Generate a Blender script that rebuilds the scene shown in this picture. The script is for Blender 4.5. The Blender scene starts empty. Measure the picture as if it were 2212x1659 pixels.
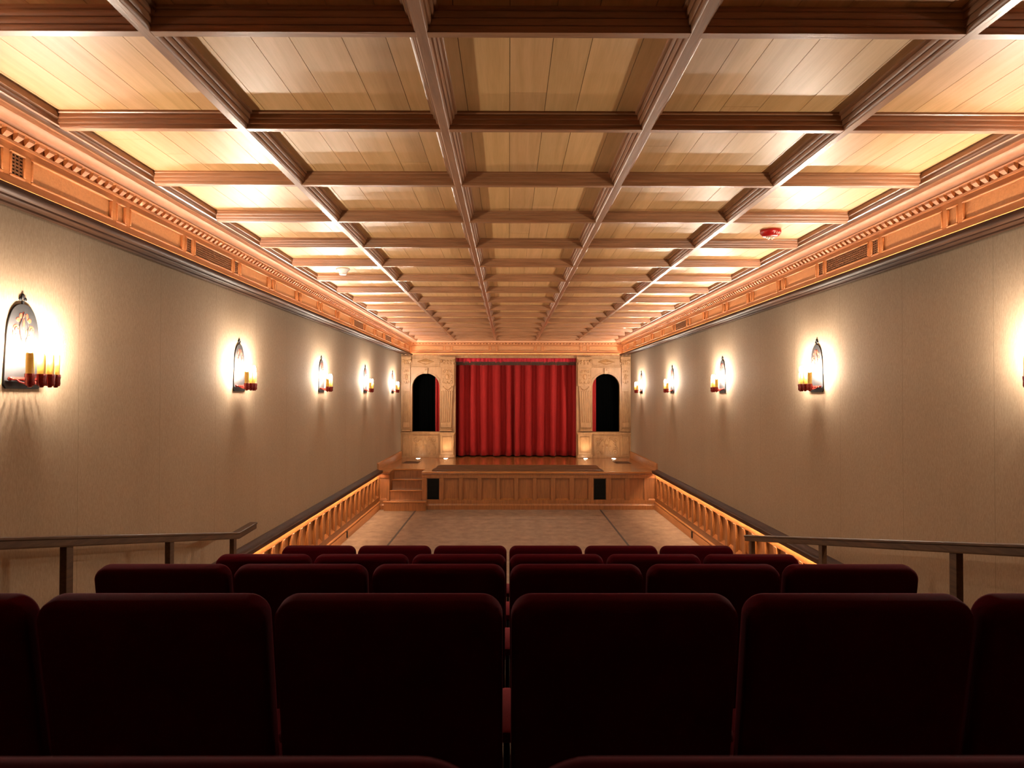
import bpy, math, random
from mathutils import Vector, Matrix
random.seed(7)
S = bpy.context.scene
C = S.collection
PI = math.pi

# ------------------------------------------------------------------ measures
XL, XR, CX = -2.67, 3.03, 0.18      # side walls, room axis
ZC = 3.715                          # ceiling boards
YB = 17.62                          # cornice wall at the stage end
YS = 14.47                          # stage front
ZD = 0.77                           # stage deck
EYE = 2.34

# ------------------------------------------------------------------ materials
def new_mat(name):
    m = bpy.data.materials.new(name); m.use_nodes = True
    nt = m.node_tree; nt.nodes.clear()
    out = nt.nodes.new('ShaderNodeOutputMaterial')
    b = nt.nodes.new('ShaderNodeBsdfPrincipled')
    nt.links.new(b.outputs[0], out.inputs[0])
    return m, nt, b
def N(nt, t, **kw):
    n = nt.nodes.new(t)
    for k, v in kw.items(): setattr(n, k, v)
    return n
def coords(nt, scale=(1,1,1)):
    tc = N(nt, 'ShaderNodeTexCoord'); mp = N(nt, 'ShaderNodeMapping')
    mp.inputs['Scale'].default_value = scale
    nt.links.new(tc.outputs['Object'], mp.inputs[0])
    return mp.outputs[0]
def ramp(nt, fac, stops):
    r = N(nt, 'ShaderNodeValToRGB')
    e = r.color_ramp.elements
    e[0].position, e[0].color = stops[0][0], (*stops[0][1], 1)
    e[1].position, e[1].color = stops[-1][0], (*stops[-1][1], 1)
    for p, c in stops[1:-1]:
        q = e.new(p); q.color = (*c, 1)
    nt.links.new(fac, r.inputs[0]); return r.outputs[0]
def wood(name, c1, c2, scale=(14,1.2,14), rough=.4, bump=.15, spec=.5, coat=0, attr=False):
    m, nt, b = new_mat(name)
    v = coords(nt, scale)
    n1 = N(nt, 'ShaderNodeTexNoise'); n1.inputs['Scale'].default_value = 1.6
    n1.inputs['Detail'].default_value = 7; n1.inputs['Distortion'].default_value = .6
    nt.links.new(v, n1.inputs['Vector'])
    n2 = N(nt, 'ShaderNodeTexNoise'); n2.inputs['Scale'].default_value = 9
    n2.inputs['Detail'].default_value = 4
    nt.links.new(v, n2.inputs['Vector'])
    mx = N(nt, 'ShaderNodeMath', operation='MULTIPLY_ADD')
    nt.links.new(n2.outputs[0], mx.inputs[0]); mx.inputs[1].default_value = .35
    nt.links.new(n1.outputs[0], mx.inputs[2])
    col = ramp(nt, mx.outputs[0], [(.42, c1), (.85, c2)])
    if attr:
        at = N(nt, 'ShaderNodeAttribute', attribute_name='tone')
        mul = N(nt, 'ShaderNodeMix', data_type='RGBA', blend_type='MULTIPLY')
        mul.inputs[0].default_value = 1
        nt.links.new(col, mul.inputs[6]); nt.links.new(at.outputs['Color'], mul.inputs[7])
        col = mul.outputs[2]
    nt.links.new(col, b.inputs['Base Color'])
    b.inputs['Roughness'].default_value = rough
    b.inputs['Specular IOR Level'].default_value = spec
    if coat:
        b.inputs['Coat Weight'].default_value = coat; b.inputs['Coat Roughness'].default_value = .12
    bp = N(nt, 'ShaderNodeBump'); bp.inputs['Strength'].default_value = bump
    bp.inputs['Distance'].default_value = .004
    nt.links.new(mx.outputs[0], bp.inputs['Height']); nt.links.new(bp.outputs[0], b.inputs['Normal'])
    return m
def plain(name, c, rough=.5, metal=0, noise=0, sheen=0, spec=.5, nscale=60, bump=0, sheen_tint=(1,1,1)):
    m, nt, b = new_mat(name)
    b.inputs['Roughness'].default_value = rough
    b.inputs['Metallic'].default_value = metal
    b.inputs['Specular IOR Level'].default_value = spec
    v = coords(nt)
    n1 = N(nt, 'ShaderNodeTexNoise'); n1.inputs['Scale'].default_value = nscale
    n1.inputs['Detail'].default_value = 5; nt.links.new(v, n1.inputs['Vector'])
    k = noise
    col = ramp(nt, n1.outputs[0], [(.3, tuple(x*(1-k) for x in c)), (.7, tuple(min(1, x*(1+k)) for x in c))])
    nt.links.new(col, b.inputs['Base Color'])
    if sheen:
        b.inputs['Sheen Weight'].default_value = sheen
        b.inputs['Sheen Roughness'].default_value = .35
        b.inputs['Sheen Tint'].default_value = (*sheen_tint, 1)
    if bump:
        bp = N(nt, 'ShaderNodeBump'); bp.inputs['Strength'].default_value = bump
        bp.inputs['Distance'].default_value = .003
        nt.links.new(n1.outputs[0], bp.inputs['Height']); nt.links.new(bp.outputs[0], b.inputs['Normal'])
    return m
def emit(name, c, s):
    m, nt, b = new_mat(name)
    b.inputs['Base Color'].default_value = (.9,.8,.6,1)
    b.inputs['Emission Color'].default_value = (*c, 1)
    b.inputs['Emission Strength'].default_value = s
    return m

M = {}
M['board'] = wood('ceiling_board', (.50,.295,.115), (.64,.395,.18), (16,.8,16), .42, .10, .5, attr=True)
M['beam_l'] = wood('beam_wood_long', (.19,.088,.042), (.31,.15,.074), (30,2,30), .34, .25)
M['beam_c'] = wood('beam_wood_cross', (.23,.105,.046), (.37,.18,.085), (2,30,30), .34, .25)
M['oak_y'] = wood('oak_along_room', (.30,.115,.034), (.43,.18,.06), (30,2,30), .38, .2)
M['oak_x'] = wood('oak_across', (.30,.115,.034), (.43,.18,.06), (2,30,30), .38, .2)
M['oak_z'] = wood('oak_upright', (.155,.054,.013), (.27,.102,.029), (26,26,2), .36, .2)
M['cove'] = wood('cove_wood', (.54,.30,.17), (.66,.39,.24), (2,2,20), .4, .08)
M['dark'] = wood('dark_walnut', (.032,.013,.0065), (.070,.030,.015), (25,2,25), .6, .2, .12)
M['prosc'] = wood('carved_oak', (.27,.130,.046), (.41,.215,.084), (12,12,3), .45, .25)
M['panelw'] = wood('panel_leather', (.33,.155,.056), (.43,.21,.082), (40,40,40), .42, .5)
M['deck'] = wood('stage_floor', (.30,.11,.03), (.42,.165,.05), (2.5,28,28), .16, .05, .5, coat=.5)
M['shield'] = wood('footlight_board', (.075,.028,.007), (.13,.05,.015), (2,28,28), .35, .1)
M['velvet'] = plain('seat_velvet', (.032,.0005,.0020), .9, noise=.25, sheen=.08, spec=.02, nscale=700, bump=.06, sheen_tint=(.9,.02,.07))
M['arm'] = plain('arm_velvet', (.075,.002,.006), .8, noise=.25, sheen=.3, spec=.1, nscale=300, sheen_tint=(.9,.1,.12))
M['shell'] = plain('seat_metal', (.012,.011,.011), .5, metal=.6, noise=.1)
M['curtain'] = plain('red_velvet_curtain', (.30,.013,.012), .8, noise=.22, sheen=.3, spec=.2, nscale=90, bump=.1, sheen_tint=(1,.25,.2))
M['valance'] = plain('valance_velvet', (.42,.006,.02), .6, noise=.3, sheen=.5, spec=.3, nscale=25, sheen_tint=(1,.2,.25))
M['fringe'] = plain('bullion_fringe', (.045,.026,.012), .7, noise=.5, nscale=80)
M['black'] = plain('black_drape', (.0012,.0014,.0013), .95, noise=.2, spec=.02)
M['void'] = plain('blackened_wood', (.006,.005,.004), .9, noise=.2, spec=.05)
M['iron'] = plain('dark_iron', (.009,.0085,.009), .6, metal=0, noise=.25, nscale=20, spec=.25)
M['redbronze'] = plain('red_glazed_cup', (.22,.018,.012), .22, metal=.3, noise=.4, nscale=60)
M['mica'] = plain('orange_mica', (.30,.022,.006), .5, noise=.3, nscale=40)
M['candle'] = plain('amber_candle_sleeve', (.80,.50,.09), .4, noise=.1, nscale=30)
M['bulb'] = emit('lit_bulb', (1,.855,.69), 2950)
M['led'] = emit('led_tape', (1,.68,.49), 105)
M['led_b'] = emit('led_tape_end', (1,.68,.48), 34)
M['led_low'] = emit('led_tape_low', (1,.66,.40), 330)
M['well'] = emit('lit_lens', (1,.86,.68), 60)
M['ventblk'] = plain('vent_black', (.004,.004,.003), .8, noise=.2, spec=.1)
M['bronze'] = plain('vent_bronze', (.16,.075,.035), .4, metal=.5, noise=.2)
M['white'] = plain('white_plastic', (.80,.76,.72), .35, noise=.02)
M['red'] = plain('red_plastic', (.42,.010,.010), .3, noise=.05)
M['lens'] = plain('clear_lens', (.75,.72,.55), .1, noise=.2, nscale=60)
M['tape'] = plain('dark_seam_tape', (.035,.022,.014), .8, noise=.2)
M['brass'] = plain('brass_trim', (.5,.32,.12), .3, metal=.8, noise=.1)

def carpet():
    m, nt, b = new_mat('taupe_carpet')
    v = coords(nt)
    a = N(nt, 'ShaderNodeTexNoise'); a.inputs['Scale'].default_value = 5; a.inputs['Detail'].default_value = 8
    a.inputs['Roughness'].default_value = .7
    c = N(nt, 'ShaderNodeTexNoise'); c.inputs['Scale'].default_value = 220
    nt.links.new(v, a.inputs['Vector']); nt.links.new(v, c.inputs['Vector'])
    x = N(nt, 'ShaderNodeMath', operation='MULTIPLY_ADD')
    nt.links.new(c.outputs[0], x.inputs[0]); x.inputs[1].default_value = .5
    nt.links.new(a.outputs[0], x.inputs[2])
    col = ramp(nt, x.outputs[0], [(.45, (.130,.083,.056)), (1.0, (.285,.196,.140))])
    nt.links.new(col, b.inputs['Base Color']); b.inputs['Roughness'].default_value = .95
    b.inputs['Specular IOR Level'].default_value = .1
    bp = N(nt, 'ShaderNodeBump'); bp.inputs['Strength'].default_value = .4; bp.inputs['Distance'].default_value = .004
    nt.links.new(x.outputs[0], bp.inputs['Height']); nt.links.new(bp.outputs[0], b.inputs['Normal'])
    return m
M['carpet'] = carpet()
def fabric_wall():
    m, nt, b = new_mat('woven_wall_fabric')
    v = coords(nt)
    a = N(nt, 'ShaderNodeTexNoise'); a.inputs['Scale'].default_value = 120; a.inputs['Detail'].default_value = 6
    vs = coords(nt, (1,1,.35)); nt.links.new(vs, a.inputs['Vector'])
    big = N(nt, 'ShaderNodeTexNoise'); big.inputs['Scale'].default_value = 2.2
    nt.links.new(coords(nt, (1,1,.08)), big.inputs['Vector'])
    x = N(nt, 'ShaderNodeMath', operation='MULTIPLY_ADD')
    nt.links.new(big.outputs[0], x.inputs[0]); x.inputs[1].default_value = .25
    nt.links.new(a.outputs[0], x.inputs[2])
    col = ramp(nt, x.outputs[0], [(.35, (.245,.170,.108)), (.95, (.345,.252,.168))])
    # seams every 1.03 m along y
    sp = N(nt, 'ShaderNodeSeparateXYZ'); nt.links.new(v, sp.inputs[0])
    ad = N(nt, 'ShaderNodeMath', operation='ADD'); nt.links.new(sp.outputs[1], ad.inputs[0]); ad.inputs[1].default_value = 103 - 4.42 + .515
    md = N(nt, 'ShaderNodeMath', operation='MODULO'); nt.links.new(ad.outputs[0], md.inputs[0]); md.inputs[1].default_value = 1.03
    sb = N(nt, 'ShaderNodeMath', operation='SUBTRACT'); nt.links.new(md.outputs[0], sb.inputs[0]); sb.inputs[1].default_value = .515
    ab = N(nt, 'ShaderNodeMath', operation='ABSOLUTE'); nt.links.new(sb.outputs[0], ab.inputs[0])
    lt = N(nt, 'ShaderNodeMath', operation='LESS_THAN'); nt.links.new(ab.outputs[0], lt.inputs[0]); lt.inputs[1].default_value = .0024
    mx = N(nt, 'ShaderNodeMix', data_type='RGBA'); nt.links.new(lt.outputs[0], mx.inputs[0])
    nt.links.new(col, mx.inputs[6]); mx.inputs[7].default_value = (.205,.145,.09,1)
    nt.links.new(mx.outputs[2], b.inputs['Base Color'])
    b.inputs['Roughness'].default_value = .9; b.inputs['Specular IOR Level'].default_value = .08
    b.inputs['Sheen Weight'].default_value = .03
    bp = N(nt, 'ShaderNodeBump'); bp.inputs['Strength'].default_value = .35; bp.inputs['Distance'].default_value = .003
    nt.links.new(x.outputs[0], bp.inputs['Height']); nt.links.new(bp.outputs[0], b.inputs['Normal'])
    return m
M['fabric'] = fabric_wall()

# ------------------------------------------------------------------ mesh helpers
class MB:
    def __init__(s): s.v = []; s.f = []; s.tone = []; s.t = (1,1,1)
    def add(s, vs, fs):
        o = len(s.v); s.v += [tuple(p) for p in vs]
        for f in fs: s.f.append(tuple(i+o for i in f)); s.tone.append(s.t)
        return s
    def box(s, x0, x1, y0, y1, z0, z1):
        if x0 > x1: x0, x1 = x1, x0
        if y0 > y1: y0, y1 = y1, y0
        if z0 > z1: z0, z1 = z1, z0
        v = [(x0,y0,z0),(x1,y0,z0),(x1,y1,z0),(x0,y1,z0),(x0,y0,z1),(x1,y0,z1),(x1,y1,z1),(x0,y1,z1)]
        return s.add(v, [(0,3,2,1),(4,5,6,7),(0,1,5,4),(1,2,6,5),(2,3,7,6),(3,0,4,7)])
    def loft(s, rings, cap=True, closed=True):
        n = len(rings[0]); v = [p for r in rings for p in r]; f = []
        for i in range(len(rings)-1):
            for j in range(n if closed else n-1):
                k = (j+1) % n
                f.append((i*n+j, i*n+k, (i+1)*n+k, (i+1)*n+j))
        if cap and closed:
            f.append(tuple(range(n-1, -1, -1))); f.append(tuple((len(rings)-1)*n+j for j in range(n)))
        return s.add(v, f)
    def tube(s, pts, r, n=6, flat=1.0, closed=False):
        pts = [Vector(p) for p in pts]; rings = []
        up0 = Vector((0,1,0))
        for i, p in enumerate(pts):
            a = pts[max(0,i-1)]; b = pts[min(len(pts)-1,i+1)]
            d = (b-a).normalized()
            up = up0 if abs(d.dot(up0)) < .9 else Vector((0,0,1))
            e1 = d.cross(up).normalized(); e2 = e1.cross(d).normalized()
            rr = r(i/(len(pts)-1)) if callable(r) else r
            rings.append([p + e1*math.cos(2*PI*k/n)*rr + e2*math.sin(2*PI*k/n)*rr*flat for k in range(n)])
        return s.loft(rings)
    def lathe(s, prof, c=(0,0,0), n=16, axis='z'):
        rings = []
        for r, h in prof:
            ring = []
            for k in range(n):
                a = 2*PI*k/n
                p = (math.cos(a)*r, math.sin(a)*r, h)
                if axis == 'y': p = (p[0], p[2], p[1])
                ring.append((c[0]+p[0], c[1]+p[1], c[2]+p[2]))
            rings.append(ring)
        return s.loft(rings)
    def ball(s, c, rx, ry, rz, n=10, m=6):
        rings = []
        for i in range(m+1):
            t = -PI/2 + PI*i/m; cr = max(math.cos(t), .02)
            rings.append([(c[0]+rx*cr*math.cos(2*PI*k/n), c[1]+ry*cr*math.sin(2*PI*k/n), c[2]+rz*math.sin(t)) for k in range(n)])
        return s.loft(rings)
    def prism(s, poly, f0, f1):       # poly of 2D points; f0/f1 map 2D -> 3D at both ends
        return s.loft([[f0(p) for p in poly], [f1(p) for p in poly]])
    def build(s, name, mat, parent=None, smooth=False, bevel=0, seg=2, tone=False, sub=0):
        me = bpy.data.meshes.new(name); me.from_pydata(s.v, [], s.f); me.update()
        import bmesh
        bm = bmesh.new(); bm.from_mesh(me); bmesh.ops.recalc_face_normals(bm, faces=bm.faces); bm.to_mesh(me); bm.free()
        if tone:
            ca = me.color_attributes.new('tone', 'FLOAT_COLOR', 'CORNER')
            for p, t in zip(me.polygons, s.tone):
                for li in p.loop_indices: ca.data[li].color = (*t, 1)
        me.materials.append(mat)
        if smooth:
            for p in me.polygons: p.use_smooth = True
            try: me.set_sharp_from_angle(angle=math.radians(38))
            except Exception: pass
        o = bpy.data.objects.new(name, me); C.objects.link(o)
        if parent: o.parent = parent
        if bevel:
            b = o.modifiers.new('bevel', 'BEVEL'); b.width = bevel; b.segments = seg; b.limit_method = 'ANGLE'
            for p in me.polygons: p.use_smooth = True
            try: me.set_sharp_from_angle(angle=math.radians(38))
            except Exception: pass
        if sub:
            b = o.modifiers.new('sub', 'SUBSURF'); b.levels = b.render_levels = sub
        return o
def tag(o, label, cat, group=None, kind=None):
    o['label'] = label; o['category'] = cat
    if group: o['group'] = group
    if kind: o['kind'] = kind
    return o
def empty(name, loc=(0,0,0), rz=0):
    o = bpy.data.objects.new(name, None); C.objects.link(o)
    o.location = loc; o.rotation_euler = (0,0,rz); o.empty_display_size = .1
    return o
def struct(o): o['kind'] = 'structure'; return o
def copy_tree(o, parent=None):
    c = o.copy(); C.objects.link(c)
    if parent: c.parent = parent
    for ch in list(o.children): copy_tree(ch, c)
    return c

Y0 = -1.9       # rear of the room
# ------------------------------------------------------------------ shell
struct(MB().box(XL-.15, XL, Y0, 19.6, -.1, 3.9).build('wall_left', M['fabric']))
struct(MB().box(XR, XR+.15, Y0, 19.6, -.1, 3.9).build('wall_right', M['fabric']))
struct(MB().box(XL-.15, XR+.15, Y0-.15, Y0, -.1, 3.9).build('wall_rear', M['fabric']))
struct(MB().box(XL-.15, XR+.15, 19.6, 19.75, -.1, 3.9).build('wall_backstage', M['void']))
struct(MB().box(XL, XR, 5.9, YS+.1, -.1, 0).build('floor', M['carpet']))
# ceiling boards, running along the room
mb = MB(); x = XL
while x < XR:
    w = random.uniform(.13, .21)
    y = Y0 - random.uniform(0, 3)
    base = random.uniform(.92, 1.05)
    while y < 19.6:
        L = random.uniform(2.8, 4.6)
        t = base*random.uniform(.95, 1.04)
        mb.t = (t, t*random.uniform(.975,1.01), t*random.uniform(.93,1.04))
        mb.box(x+.0012, min(x+w-.0012, XR), max(y, Y0), min(y+L-.002, 19.6), ZC, ZC+.02)
        y += L
    x += w
mb.t = (.25,.2,.15)
mb.box(XL, XR, Y0, 19.6, ZC+.012, ZC+.06)
struct(mb.build('ceiling', M['board'], tone=True))

# ------------------------------------------------------------------ ceiling beams
half = [(.064,0),(.064,-.010),(.058,-.014),(.051,-.014),(.050,-.028),(.046,-.034),(.040,-.034),(.038,-.048),(.034,-.055),(.027,-.055),(.025,-.068),(.019,-.075)]
prof = half + [(-a, z) for a, z in reversed(half)]
EL, ER = XL+.47, XR-.47
beamx = [CX-1.49, CX-.497, CX+.497, CX+1.49]
YE = YB-.47
names = ['leftmost', 'second from the left', 'third from the left', 'rightmost']
for bx, nm in zip(beamx, names):
    o = MB().prism(prof, lambda p: (bx+p[0], Y0, ZC+p[1]), lambda p: (bx+p[0], YE, ZC+p[1])).build('ceiling_beam', M['beam_l'], smooth=True)
    tag(o, 'long brown moulded beam running towards the stage under the board ceiling, ' + nm, 'beam', 'long ceiling beams')
BY = [3.49+.935*(n-2) for n in range(-4, 17)]
ords = ['nearest','second','third','fourth','fifth','sixth','seventh','eighth','ninth','tenth','eleventh','twelfth','thirteenth','fourteenth','fifteenth','farthest']
vis = [y for y in BY if y > 2.2]
for y in BY:
    o = MB().prism(prof, lambda p: (EL, y+p[0]*.98, ZC+p[1]+.0015), lambda p: (ER, y+p[0]*.98, ZC+p[1]+.0015)).build('ceiling_beam', M['beam_c'], smooth=True)
    if y in vis:
        k = vis.index(y)
        w = ords[k] if k < len(vis)-1 else 'farthest'
        lab = 'brown moulded beam across the board ceiling, ' + (w + ' to the viewer' if w == 'nearest' else w + ' in view from the viewer' if w != 'farthest' else 'closest to the stage wall')
    else:
        lab = 'brown moulded beam across the board ceiling behind the viewpoint'
    tag(o, lab, 'beam', 'cross ceiling beams')

# ------------------------------------------------------------------ cornice (three walls, mitred)
def run(side, profile, y0=Y0):
    """profile: closed list of (a,z), a = distance from the wall"""
    if side == 'left':
        return lambda p: (XL+p[0], y0, p[1]), lambda p: (XL+p[0], YB-p[0], p[1])
    if side == 'right':
        return lambda p: (XR-p[0], y0, p[1]), lambda p: (XR-p[0], YB-p[0], p[1])
    return lambda p: (XL+p[0], YB-p[0], p[1]), lambda p: (XR-p[0], YB-p[0], p[1])
def P(side, t, a, z):                      # point on a cornice, t along the wall
    if side == 'left': return (XL+a, t, z)
    if side == 'right': return (XR-a, t, z)
    return (t, YB-a, z)
def pbox(mb, side, t0, t1, a0, a1, z0, z1):
    p = P(side, t0, a0, z0); q = P(side, t1, a1, z1)
    mb.box(p[0], q[0], p[1], q[1], p[2], q[2])
FA = .25                                   # frieze plane
SOFF = [(0,3.345),(.022,3.345),(.024,3.332),(.075,3.330),(.078,3.318),(.100,3.316),(.103,3.326),(.185,3.322),(.188,3.306),(.205,3.301),(.222,3.305),
        (.226,3.314),(.278,3.308),(.282,3.292),(.312,3.290),(.324,3.298),(.330,3.310),(.330,3.326),(.320,3.330),(.314,3.314),(0,3.314)]
SOFF = SOFF[:-1] + [(.246,3.314),(.246,3.36),(0,3.36)]
FZ0, FZ1 = 3.314, 3.560
CFR = [(.37,3.672),(.37,3.645),(.378,3.640),(.43,3.640),(.434,3.633),(.442,3.632),(.448,3.640),(.452,3.652),(.462,3.656),(.464,3.672),(.470,3.680),(.478,3.684),(.480,ZC+.004),(.30,ZC+.004)]
COVE = [(.285,3.612)]
for i in range(9):
    t = i/8*PI/2
    COVE.append((.300+.070*(1-math.cos(t)), 3.612+.050*math.sin(t)))
COVE += [(.37,3.69),(.25,3.69),(.25,3.612)]
trimn = 0
for side in ('left', 'back', 'right'):
    mt = M['oak_x'] if side == 'back' else M['oak_y']
    trimn += 1
    root = struct(empty('trim_%d' % trimn))
    a0, a1 = run(side, None)
    bb = MB().prism(SOFF, a0, a1).build('soffit_moulding', M['dark'] if side != 'back' else M['oak_x'], root, smooth=True)
    fr = MB().prism([(.228,FZ0),(FA-.012,FZ0),(FA-.012,FZ1+.09),(0,FZ1+.09),(0,3.362),(.228,3.362)], a0, a1).build('frieze', M['panelw'], root)
    # framing rails and stiles over the recessed panels
    fm = MB(); mo = MB()
    fm.prism([(FA-.014,FZ0),(FA,FZ0),(FA,3.398),(FA-.014,3.398)], a0, a1)
    fm.prism([(FA-.014,3.528),(FA,3.528),(FA,FZ1),(FA-.014,FZ1)], a0, a1)
    if side == 'back':
        L0, L1 = XL+FA, XR-FA
        cen = [CX-1.49-.02, CX-.497, CX+.497, CX+1.51]
        cen = [CX + k*1.117 for k in (-1.5, -.5, .5, 1.5)]
        ends = (L0, L1); hw = .072
    else:
        cen = [y for y in BY]; ends = (Y0, YB-FA); hw = .065
    opens = []                              # panel openings along the wall
    prev = ends[0]
    for c in cen:
        opens.append((prev+.04 if prev == ends[0] else prev, c-hw-.035, 'long'))
        opens.append((c-hw+.01, c+hw-.01, 'small'))
        prev = c+hw+.035
    opens.append((prev, ends[1]-.10, 'long'))
    cur = ends[0]
    for o0, o1, kind in opens:
        pbox(fm, side, cur, o0, FA-.014, FA, 3.396, 3.530); cur = o1
        # mitred inner moulding of the opening
        w = .013
        for (s0, s1, zz0, zz1) in ((o0, o1, 3.398, 3.398+w), (o0, o1, 3.528-w, 3.528), (o0, o0+w, 3.398+w, 3.528-w), (o1-w, o1, 3.398+w, 3.528-w)):
            pbox(mo, side, s0, s1, FA-.013, FA+.007, zz0, zz1)
    pbox(fm, side, cur, ends[1], FA-.014, FA, 3.396, 3.530)
    fm.build('frieze_framing', mt, root)
    mo.build('panel_moulding', mt, root, bevel=.004, seg=1)
    # dentil course: leaf-shaped blocks under a ledge
    dn = MB()
    dn.prism([(FA-.01,FZ1-.004),(FA+.012,FZ1-.004),(FA+.014,FZ1+.008),(FA+.006,FZ1+.012),(FA+.006,3.604),(FA+.045,3.604),(FA+.052,3.610),(FA+.052,3.616),(FA-.01,3.616)], a0, a1)
    t = ends[0]+.03; per = .078
    while t < ends[1]-.05:
        pr = [(FA+.004,3.604),(FA+.042,3.604),(FA+.040,3.590),(FA+.016,3.570),(FA+.004,3.570)]
        k = .5
        v0 = [P(side, t+ (.014 if q[0] < FA+.02 else 0)*k, q[0], q[1]) for q in pr]
        v1 = [P(side, t+.046-(.014 if q[0] < FA+.02 else 0)*k, q[0], q[1]) for q in pr]
        dn.loft([v0, v1])
        t += per
    dn.build('dentil_course', mt, root)
    MB().prism(COVE, a0, a1).build('cove', M['cove'], root, smooth=True)
    MB().prism(CFR, a0, a1).build('ceiling_frame', M['beam_l'] if side != 'back' else M['beam_c'], root, smooth=True)
    # hidden light tape on the ledge
    lm = MB(); sh_ = MB(); n = 18; e0 = ends[0]+.02; e1 = ends[1]-.06
    for i in range(n):
        s0 = e0+(e1-e0)*i/n; s1 = e0+(e1-e0)*(i+1)/n-.01
        pbox(lm, side, s0, s1, .296, .306, 3.3145, 3.3245)
        pbox(sh_, side, s0, s1+.01, .286, .289, 3.314, 3.345)  # added strip, unseen behind the lip, keeps tape light off the lower frieze
    lm.build('light_tape', M['led'] if side != 'back' else M['led_b'], root)
    sh_.build('added_tape_shield', M['oak_y'], root)
    if side == 'back':
        sd = MB(); t = ends[0]-.02
        while t < ends[1]+.02:
            pbox(sd, side, t, t+.022, .300, .334, 3.292, 3.312); t += .042
        sd.build('bead_course', M['oak_x'], root)

# ------------------------------------------------------------------ vent grilles in the frieze
def vent(side, c0, c1, label, long=True):
    root = empty('vent_grille')
    tag(root, label, 'vent', 'grilles in the wood frieze')
    b = MB(); pbox(b, side, c0, c1, FA-.011, FA-.006, 3.411, 3.515); b.build('backing', M['ventblk'], root)
    g = MB(); nv = max(3, int((c1-c0)/.026)); nh = 6
    for i in range(nv+1):
        t = c0+(c1-c0)*i/nv; pbox(g, side, t-.0055, t+.0055, FA-.006, FA-.001, 3.411, 3.515)
    for i in range(nh+1):
        z = 3.411+.104*i/nh; pbox(g, side, c0, c1, FA-.0055, FA-.0005, z-.0045, z+.0045)
    g.build('lattice', M['bronze'], root)
def bay(n): return 3.49+.935*(n-2)
def long_span(n): return bay(n)+.115, bay(n+1)-.115
for side, n, lab in (('left', 1, 'long bronze grille in the left frieze at the picture edge'),
                     ('left', 4, 'long bronze grille in the left frieze above the second sconce'),
                     ('left', 10, 'long far grille in the left frieze beyond the fourth sconce'),
                     ('left', 13, 'long grille in the left frieze nearest the stage'),
                     ('right', 4, 'long bronze grille in the right frieze near the red strobe'),
                     ('right', 10, 'long far grille in the right frieze towards the stage')):
    s0, s1 = long_span(n); vent(side, s0, s1, lab)
for side, n, lab in (('left', 2, 'small square dark grille in the left frieze at the picture edge'),
                     ('left', 4, 'small square grille left of the long left frieze grille'),
                     ('left', 5, 'small square grille right of the long left frieze grille'),
                     ('right', 4, 'small square grille right of the long right frieze grille'),
                     ('right', 5, 'small square grille left of the long right frieze grille'),
                     ('right', 11, 'tiny far square grille left of the far right frieze grille'),
                     ('right', 10, 'tiny far square grille right of the far right frieze grille')):
    vent(side, bay(n)-.042, bay(n)+.042, lab)

# ------------------------------------------------------------------ wainscot
def wainscot(side, n):
    sgn = 1 if side == 'left' else -1
    X = XL if side == 'left' else XR
    root = struct(empty('trim_%d' % n))
    y0, y1 = 3.2, YS-.01
    def bx(m, a0, a1, ya, yb, z0, z1): m.box(X+sgn*a0, X+sgn*a1, ya, yb, z0, z1)
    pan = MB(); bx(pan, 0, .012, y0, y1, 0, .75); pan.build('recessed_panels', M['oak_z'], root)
    fm = MB()
    bx(fm, .012, .050, y0, y1, .640, .75); bx(fm, .012, .050, y0, y1, .17, .262)
    per = .355; k = 0; y = 14.35-.355*31
    sill = MB()
    while y < y1:
        ya, yb = max(y0, y-.05), min(y+.05, y1)
        if yb > ya: bx(fm, .012, .052, ya, yb, .262, .640)
        pa, pb = y+.05, min(y+per-.05, y1)
        if pa > y0 and pb > pa+.03:
            # slanted sill and small reveal mouldings
            sill.prism([(.012,.262),(.052,.262),(.012,.310)], lambda p: (X+sgn*p[0], pa, p[1]), lambda p: (X+sgn*p[0], pb, p[1]))
            for (a, b_) in ((pa, pa+.012), (pb-.012, pb)):
                bx(sill, .012, .034, a, b_, .262, .640)
            bx(sill, .012, .026, pa, pb, .628, .640)
        y += per
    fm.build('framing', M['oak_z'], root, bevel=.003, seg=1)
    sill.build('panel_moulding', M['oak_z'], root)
    cap = [(0,.752),(.075,.752),(.085,.735),(.105,.735),(.115,.748),(.118,.765),(.118,.785),(.108,.795),(.05,.798),(.03,.812),(0,.815)]
    MB().prism(cap, lambda p: (X+sgn*p[0], y0, p[1]), lambda p: (X+sgn*p[0], y1, p[1])).build('cap_rail', M['dark'], root, smooth=True)
    bs = [(0,0),(.066,0),(.066,.120),(.060,.128),(.052,.130),(.064,.146),(.060,.162),(.052,.170),(0,.172)]
    MB().prism(bs, lambda p: (X+sgn*p[0], y0, p[1]), lambda p: (X+sgn*p[0], y1, p[1])).build('base_moulding', M['oak_y'], root, smooth=True)
    lm = MB()
    for i in range(14):
        ya = 3.4+(y1-3.45)*i/14; yb = 3.4+(y1-3.45)*(i+1)/14-.01
        bx(lm, .070, .080, ya, yb, .746, .7515)
    lm.build('light_tape', M['led_low'], root)
wainscot('left', 4); wainscot('right', 5)
# low outlets on the base mouldings
for X, s, nm in ((XL, 1, 'left'), (XR, -1, 'right')):
    o = MB().box(X+s*.0665, X+s*.080, 11.45, 11.50, .03, .135).build('floor_outlet', M['iron'], bevel=.003)
    tag(o, 'small dark box low on the %s base moulding' % nm, 'outlet', 'boxes on the base mouldings')

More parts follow.
